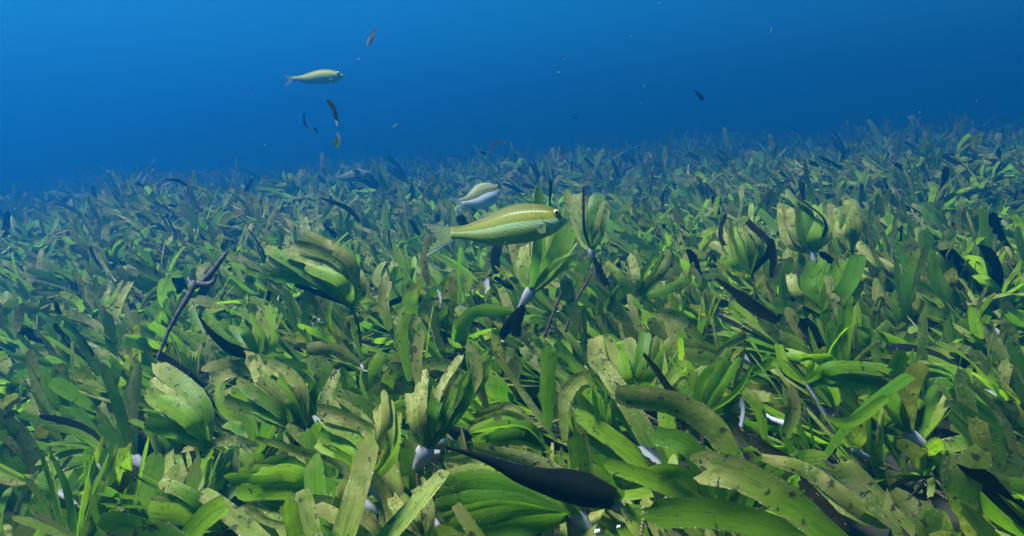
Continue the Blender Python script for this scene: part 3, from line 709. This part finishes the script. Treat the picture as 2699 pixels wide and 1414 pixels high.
def mass(items, packs, spread):
    for x, y, z, s in items:
        v, f, uv, t = packs[int(rngm.integers(len(packs)))]
        M3 = np.array(shoot_rot(rngm, x, y)) * s
        t2 = t.copy(); t2[:, 1] = (t2[:, 1] + rngm.random()) % 1.0; b_ = min(max(.5 + .5 * x / (.35 * y + .3), 0), 1); t2[:, 1] = .38 * b_ + .62 * t2[:, 1]; t2[:, 0] = np.clip(t2[:, 0] + rngm.normal(.06, .18) + .22 * math.sin(x * 1.9 + 1) * math.sin(y * 1.5), 0, 1)
        B.add(v @ M3.T + np.array([x, y, z]), f, uv, t2)
B = MB()
mass([(x, y, z, rngm.uniform(.95, 1.35) * (1.12 if y > 1.3 else 1)) for x, y, z, _, _ in rest], HI_PACK, 0)
def ring(y0, y1, s, packs, sc):
    pts = scatter(-y1 * 1.15 - .6, y1 * 1.15 + .6, y0, y1, s, rngm); it = []
    for x, y in pts:
        if abs(x) > y * 1.1 + .8: continue
        it.append((x, y, hill(x, y) + CANOPY + rngm.uniform(-.06, .05) + (.045 + .01 * y) * math.sin(x * 2.3 + math.sin(y * 1.7) * 2) * math.sin(y * 2.6 + x) + (.05 if rngm.random() < .06 else 0), rngm.uniform(.85, 1.3) * sc))
    mass(it, packs, 0); return len(it)
n1 = ring(2.6, 4.6, .10, MID, 1.4)
n2 = ring(4.6, 8.5, .155, LOW, 2.05)
n3 = ring(8.5, 18.0, .27, LOW, 2.4)
# behind and beside the camera, coarser
it = [(x, y, hill(x, y) + CANOPY - .02, 1.2) for x, y in scatter(-3, 3, -1.5, .6, .12, rngm) if project((x, y, .2)) is None or not in_view(x, y, .2, 60)]
mass([i for i in it if math.hypot(i[0], i[1]) > .45], LOW, 0)
print('mass shoots', n1, n2, n3, 'verts', B.n, 'heroes', len(HEROBOX))
tag(link('seagrass_meadow', mesh_from('seagrass_meadow', *B.arrays()), LEAF), kind='stuff')

# ------------------------------------------------------------------ fish
def fish_body_material(name, back, band, stripe, belly, pearls=1.0):
    m, nt = mat(name); g = G(nt)
    st = g.n('ShaderNodeAttribute', attribute_name='strap'); sx = g.n('ShaderNodeSeparateXYZ'); g.l(st.outputs['Vector'], sx.inputs[0])
    s, t = sx.outputs[0], sx.outputs[1]                 # s 0 tail .. 1 snout, t -1 belly .. 1 back
    V = g.n('ShaderNodeTexCoord').outputs['Object']
    n = g.noise(V, 90, 3); tn = g.math('ADD', t, g.math('MULTIPLY', g.math('SUBTRACT', n, .5), .10))
    # stripe between flank and belly; yellow band above it
    lo = g.math('MULTIPLY_ADD', s, -.10, .02)
    col = g.mix(g.step(tn, -.95, -.40), belly, g.mix(.55, belly, band))
    col = g.mix(g.step(g.math('SUBTRACT', tn, lo), -.42, -.20), col, stripe)
    col = g.mix(g.step(g.math('SUBTRACT', tn, lo), -.02, .06), col, band)
    col = g.mix(g.step(tn, .50, .68), col, back)
    # pearly dotted line that dies out half way to the tail
    ln = g.math('ABSOLUTE', g.math('SUBTRACT', t, g.math('MULTIPLY_ADD', s, -.02, .47)))
    dots = g.math('MULTIPLY_ADD', g.math('SINE', g.math('MULTIPLY', s, 190.0)), .5, .5)
    pr = g.math('MULTIPLY', g.math('SUBTRACT', 1.0, g.step(ln, .01, .05)), g.math('MULTIPLY_ADD', dots, .65, .35))
    pr = g.math('MULTIPLY', pr, g.math('MULTIPLY', g.step(s, .34, .62), g.math('SUBTRACT', 1.0, g.step(s, .80, .85))))
    col = g.mix(g.math('MULTIPLY', pr, .8 * pearls), col, (0.55, 0.72, 0.78))
    # face: yellow nose, pale cheek
    fc = g.math('MULTIPLY', g.step(s, .80, .88), g.math('SUBTRACT', 1.0, g.step(t, -.1, .12)))
    col = g.mix(fc, col, stripe)
    nose = g.math('MULTIPLY', g.step(s, .93, .98), g.step(t, -.1, .3)); col = g.mix(nose, col, band)
    # scale rows
    vo = g.n('ShaderNodeTexVoronoi'); vo.inputs['Scale'].default_value = 1.0; vo.inputs['Randomness'].default_value = .35
    cb = g.n('ShaderNodeCombineXYZ'); g.l(g.math('MULTIPLY', s, 62.0), cb.inputs[0]); g.l(g.math('MULTIPLY', t, 15.0), cb.inputs[1]); g.l(cb.outputs[0], vo.inputs['Vector'])
    sc = g.math('MULTIPLY', g.step(vo.outputs['Distance'], .25, .6), g.math('SUBTRACT', 1.0, g.step(s, .76, .84)))
    col = g.mix(g.math('MULTIPLY', sc, .10), col, (0.03, 0.05, 0.03))
    col = g.mix(g.math('MULTIPLY', g.step(g.noise(V, 40, 3), .5, .75), .25), col, (0.30, 0.26, 0.03))
    bs = g.n('ShaderNodeBsdfPrincipled'); g.l(col, bs.inputs['Base Color']); bs.inputs['Roughness'].default_value = .5
    bs.inputs['Specular IOR Level'].default_value = .2
    bp = g.n('ShaderNodeBump'); bp.inputs['Strength'].default_value = .35; bp.inputs['Distance'].default_value = .0012
    g.l(g.math('SUBTRACT', 0.0, sc), bp.inputs['Height']); g.l(bp.outputs[0], bs.inputs['Normal'])
    o = g.n('ShaderNodeOutputMaterial'); g.l(bs.outputs[0], o.inputs[0]); return m
def fin_material(name, c1, c2, alpha=.6):
    m, nt = mat(name); g = G(nt)
    st = g.n('ShaderNodeAttribute', attribute_name='strap'); sx = g.n('ShaderNodeSeparateXYZ'); g.l(st.outputs['Vector'], sx.inputs[0])
    r = g.math('MULTIPLY_ADD', g.math('SINE', g.math('MULTIPLY', sx.outputs[1], 110.0)), .5, .5)
    col = g.mix(g.step(g.math('ABSOLUTE', sx.outputs[1]), .75, .98), g.mix(r, c1, c2), (0.10, 0.16, 0.22))
    df = g.n('ShaderNodeBsdfPrincipled'); g.l(col, df.inputs['Base Color']); df.inputs['Roughness'].default_value = .45
    tr = g.n('ShaderNodeBsdfTranslucent'); g.l(col, tr.inputs[0])
    m1 = g.n('ShaderNodeMixShader'); m1.inputs[0].default_value = .45; g.l(df.outputs[0], m1.inputs[1]); g.l(tr.outputs[0], m1.inputs[2])
    tp = g.n('ShaderNodeBsdfTransparent'); m2 = g.n('ShaderNodeMixShader')
    a = g.math('ADD', g.math('MULTIPLY', r, .22), g.math('MULTIPLY_ADD', sx.outputs[0], -.25, alpha), clamp=True)
    a = g.math('MAXIMUM', a, g.math('MULTIPLY', g.step(g.math('ABSOLUTE', sx.outputs[1]), .85, .98), .85))
    g.l(a, m2.inputs[0]); g.l(tp.outputs[0], m2.inputs[1]); g.l(m1.outputs[0], m2.inputs[2])
    o = g.n('ShaderNodeOutputMaterial'); g.l(m2.outputs[0], o.inputs[0]); return m
def plain(name, c, rough=.3, spec=.5, metal=0.0):
    m, nt = mat(name); g = G(nt); V = g.n('ShaderNodeTexCoord').outputs['Object']
    col = g.mix(g.noise(V, 400, 2), c, tuple(x * .7 for x in c))
    bs = g.n('ShaderNodeBsdfPrincipled'); g.l(col, bs.inputs[0]); bs.inputs['Roughness'].default_value = rough
    bs.inputs['Specular IOR Level'].default_value = spec; bs.inputs['Metallic'].default_value = metal
    o = g.n('ShaderNodeOutputMaterial'); g.l(bs.outputs[0], o.inputs[0]); return m
EYE_Y = plain('golden eye ring', (0.75, 0.66, 0.04), .25, .6, .3); EYE_B = plain('black pupil', (0.004, 0.004, 0.006), .08, .8)
EYE_G = plain('dark eye rim', (0.05, 0.07, 0.05), .4); LINE = plain('dark fold', (0.03, 0.05, 0.06), .7, .1)

# body outline in fish lengths: x 0 (tail root) .. 1 (snout), top and bottom height
PX = [480, 560, 640, 720, 800, 900, 1000, 1100, 1200, 1300, 1400, 1500, 1600, 1700, 1800, 1900, 1980, 2050, 2100, 2125, 2136]
TOP = [812, 803, 792, 770, 735, 690, 640, 585, 530, 486, 458, 442, 436, 441, 456, 488, 524, 578, 632, 668, 700]
BOT = [985, 1000, 1008, 1022, 1042, 1068, 1085, 1096, 1096, 1088, 1078, 1066, 1050, 1020, 984, 938, 885, 822, 770, 740, 706]
THK = [26, 34, 42, 54, 68, 88, 108, 128, 146, 158, 168, 174, 176, 172, 164, 148, 128, 98, 64, 36, 6]
def build_fish(name, label, L, bodym, finm, slim=1.0, belly=1.0, tailscale=1.0, parts=True, bend=0.0, group=None):
    """fish swimming along +X, side towards -Y, built in metres; L = body length tail root to snout"""
    root = empty(name, (0, 0, 0)); tag(root, label, 'fish', group)
    k = L / 1656.0; ref = 770.0; x0 = 1300.0
    N = 64; s = np.linspace(0, 1, N); s = s + .02 * np.sin(s * np.pi * 2) * -1
    px = np.interp(s, [0, 1], [480, 2136]); sm = lambda a: np.interp(px, PX, a)
    tail_y = sm(TOP) * .5 + sm(BOT) * .5
    zt = (ref - sm(TOP)) * k * slim; zb = (ref - sm(BOT)) * k * slim * 1.0; zb = np.where(zb < 0, zb * belly, zb)
    th = sm(THK) * k; xs = (px - x0) * k
    for a in (zt, zb, th): a[1:-1] = (a[:-2] + a[1:-1] * 2 + a[2:]) / 4
    bendy = lambda X: bend * ((np.clip(x0 * 0 - X / L, 0, 1)) ** 2) * L
    M = 28; ph = np.linspace(0, 2 * np.pi, M, endpoint=False)
    v = np.zeros((N, M, 3)); st = np.zeros((N, M, 2))
    c = (zt + zb) / 2; h = (zt - zb) / 2
    cz = np.cos(ph); sy = np.sin(ph)
    v[..., 0] = xs[:, None]; v[..., 2] = c[:, None] + h[:, None] * cz[None]
    v[..., 1] = th[:, None] * np.sign(sy)[None] * np.abs(sy)[None] ** .85 + bendy(xs)[:, None]
    st[..., 0] = s[:, None]; st[..., 1] = cz[None]
    i = np.arange(N - 1)[:, None] * M; kk = np.arange(M)[None]; k2 = (kk + 1) % M
    f = np.stack([i + kk, i + M + kk, i + M + k2, i + k2], -1).reshape(-1, 4)
    V = v.reshape(-1, 3); ST = st.reshape(-1, 2)
    V = np.vstack([V, [[xs[-1] + 2 * k, 0, c[-1]]], [[xs[0], bendy(xs[:1])[0], c[0]]]]); ST = np.vstack([ST, [[1, 0]], [[0, 0]]])
    e = (N - 1) * M; cap = [(e + a, V.shape[0] - 2, V.shape[0] - 2, e + (a + 1) % M) for a in range(M)]
    # caps as quads pairing two fan steps
    cap = [(e + a, e + (a + 1) % M, e + (a + 2) % M, V.shape[0] - 2)[::-1] for a in range(0, M, 2)]
    cap2 = [(a, (a + 1) % M, (a + 2) % M, V.shape[0] - 1) for a in range(0, M, 2)]
    f = np.vstack([f, np.array(cap), np.array(cap2)])
    link('body', mesh_from('body', V, f, ST, np.zeros((len(V), 4))), bodym, root)
    def fin(nm, rootpts, tippts, yv=0.0, n=14, m=9, splay=0.0, par=None):
        A = bez([np.array(p, float) for p in rootpts], n); Bt = bez([np.array(p, float) for p in tippts], n)
        uu = np.linspace(0, 1, m)
        v = A[:, None] * (1 - uu)[None, :, None] + Bt[:, None] * uu[None, :, None]
        v3 = np.zeros((n, m, 3)); v3[..., 0] = (v[..., 0] - x0) * k; v3[..., 2] = (ref - v[..., 1]) * k * slim
        v3[..., 1] = yv + splay * uu[None] ** 1.4 * L + .0006 * np.sin(np.arange(n) * 2.2)[:, None] * uu[None] + bendy(v3[..., 0])
        st = np.stack([np.repeat(uu[None], n, 0), np.repeat(np.linspace(-1, 1, n)[:, None], m, 1)], -1).reshape(-1, 2)
        i = np.arange(n - 1)[:, None] * m + np.arange(m - 1)[None]
        f = np.stack([i, i + 1, i + m + 1, i + m], -1).reshape(-1, 4)
        return link(nm, mesh_from(nm, v3.reshape(-1, 3), f, st, np.zeros((n * m, 4))), finm, par or root)
    T = tailscale; tx = lambda x: 500 - (500 - x) * T
    fin('tail_fin', [(560, 812), (500, 860), (490, 900), (500, 940), (560, 1000)],
        [(tx(60), 738), (tx(180), 860), (tx(285), 985), (tx(225), 1100), (tx(140), 1272)], n=26, m=12)
    fin('dorsal_fin', [(900, 692), (1100, 590), (1300, 492), (1500, 448), (1700, 448)],
        [(850, 650), (1000, 575), (1150, 520), (1380, 440), (1640, 424)], n=24)
    fin('anal_fin', [(820, 1040), (950, 1075), (1100, 1090)], [(770, 1078), (860, 1118), (1030, 1125)], n=12)
    ax = lambda X, Z: ((X - x0) * k, (ref - Z) * k * slim)
    for sgn in (-1, 1):
        # pectoral fin
        fin('pectoral_fin', [(1800, 800), (1815, 870), (1805, 950)], [(1735, 810), (1680, 880), (1740, 975)],
            yv=sgn * 158 * k, n=10, m=7, splay=sgn * .018)
        fin('pelvic_fin', [(1560, 1050), (1600, 1045), (1640, 1035)], [(1400, 1110), (1440, 1120), (1500, 1110)], yv=sgn * 55 * k, n=8, m=6, splay=sgn * .01)
        ex, ez = ax(1970, 615); tl = 128 * k
        def disc(nm, r, depth, bul, mt, par, rx=1.0):
            rr = np.linspace(0, 1, 7)[1:]; tt = np.linspace(0, 2 * np.pi, 22, endpoint=False)
            vv = [(ex, sgn * (depth + bul), ez)]
            for q in rr:
                for t_ in tt: vv.append((ex + math.cos(t_) * r * q * rx, sgn * (depth + bul * math.sqrt(max(0, 1 - q * q))), ez + math.sin(t_) * r * q))
            ff = [(0, 1 + a, 1 + (a + 1) % 22, 1 + (a + 2) % 22) for a in range(0, 22, 2)]
            for j in range(5):
                for a in range(22):
                    p0 = 1 + j * 22; ff.append((p0 + a, p0 + 22 + a, p0 + 22 + (a + 1) % 22, p0 + (a + 1) % 22))
            vv = np.array(vv); return link(nm, mesh_from(nm, vv, np.array(ff), vv[:, :2], np.zeros((len(vv), 4))), mt, par)
        sur = 122 * k
        e_ = disc('eye', 62 * k, sur, 26 * k, EYE_G, root)
        disc('iris', 50 * k, sur + 9 * k, 24 * k, EYE_Y, e_, .9); disc('pupil', 34 * k, sur + 20 * k, 22 * k, EYE_B, e_, .95)
        if parts:
            def line(nm, pts, r):
                q = []
                for (X, Z) in pts:
                    a, b = ax(X, Z); ths = np.interp(X, PX, THK) * k; tz, bz = np.interp(X, PX, TOP), np.interp(X, PX, BOT)
                    cc = (2 * (Z - tz) / (bz - tz) - 1); yy = ths * max(0.05, 1 - cc * cc) ** .425
                    q.append(np.array([a, sgn * (yy + .2 * k), b]))
                vv, ff, uv, tt = tube(bez(q, 14), np.array([.4] + [1.0] * 12 + [.3]) * r * k, 6)
                link(nm, mesh_from(nm, vv, ff, uv, tt), LINE, root)
            line('mouth', [(1800, 768), (1880, 788), (1960, 784), (2045, 776)], 5)
            line('gill_cover', [(1745, 690), (1775, 740), (1812, 820), (1820, 890), (1800, 960)], 4)
    return root
def pose(root, px, py, d, yaw=0.0, pitch=0.0, roll=0.0):
    """put the fish at its sighted place, heading in the picture plane turned by yaw (positive = away)"""
    M = CAM_ROT @ Matrix(((1, 0, 0), (0, 0, -1), (0, 1, 0))).transposed().inverted() if False else CAM_ROT @ Matrix(((1, 0, 0), (0, 0, 1), (0, -1, 0)))
    # local x -> picture right, local z -> picture up, local -y -> towards the camera
    B3 = CAM_ROT @ Matrix(((1, 0, 0), (0, 0, 1), (0, -1, 0)))
    root.rotation_euler = (B3 @ Matrix.Rotation(yaw, 3, 'Z') @ Matrix.Rotation(-pitch, 3, 'Y') @ Matrix.Rotation(roll, 3, 'X')).to_euler()
    root.location = P(px, py, d)
b1 = fish_body_material('yellow striped scales', (0.080, 0.084, 0.001), (0.155, 0.185, 0.001), (0.27, 0.40, 0.16), (0.19, 0.31, 0.05))
f1 = fin_material('yellowish fin membrane', (0.22, 0.30, 0.06), (0.32, 0.40, 0.16), .72)
b2 = fish_body_material('white bellied scales', (0.20, 0.22, 0.12), (0.13, 0.14, 0.03), (0.55, 0.70, 0.74), (0.55, 0.70, 0.76), 1.0)
f2 = fin_material('clear bluish fin membrane', (0.30, 0.40, 0.42), (0.42, 0.50, 0.52), .5)
b3 = fish_body_material('yellow green scales', (0.12, 0.15, 0.002), (0.36, 0.38, 0.002), (0.20, 0.32, 0.05), (0.16, 0.22, 0.02), .3)
b4 = fish_body_material('pale grey green scales', (0.08, 0.12, 0.07), (0.12, 0.16, 0.08), (0.18, 0.24, 0.18), (0.14, 0.20, 0.14), .2)
D1 = 1.0
# zoom px -> picture px: x = (1100 + X/5.4)/1.0478 ; fish length 1656 zoom px
L1 = 1656 / 5.4 / 1.0478 / FD * D1
F1 = build_fish('striped_fish', 'large yellow-green fish with pearly dotted line swimming right over the shoots', L1, b1, f1, tailscale=1.0, slim=.91)
pose(F1, (1100 + 1300 / 5.4) / 1.0478, (450 + 770 / 5.4) / 1.0478, D1, yaw=R(3), roll=R(-9))
F2 = build_fish('striped_fish', 'smaller white-bellied fish turned away behind the large one', L1 * 1.0, b2, f2, parts=True, bend=-.05, tailscale=1.15, belly=1.15)
pose(F2, 1208, 492, 1.82, yaw=R(52), pitch=R(9), roll=R(-24))
F3 = build_fish('striped_fish', 'slender pale green fish swimming right high in open water', L1 * 1.345, b3, f1, slim=.76, belly=.95, tailscale=.75)
pose(F3, 800, 194, 3.1, yaw=R(4), pitch=R(-2))
F4 = build_fish('striped_fish', 'faint ghostly fish half lost in blue haze over the left meadow', L1 * 1.35, b4, f2, slim=.95, parts=False, tailscale=.7)
pose(F4, 888, 442, 4.6, yaw=R(8))
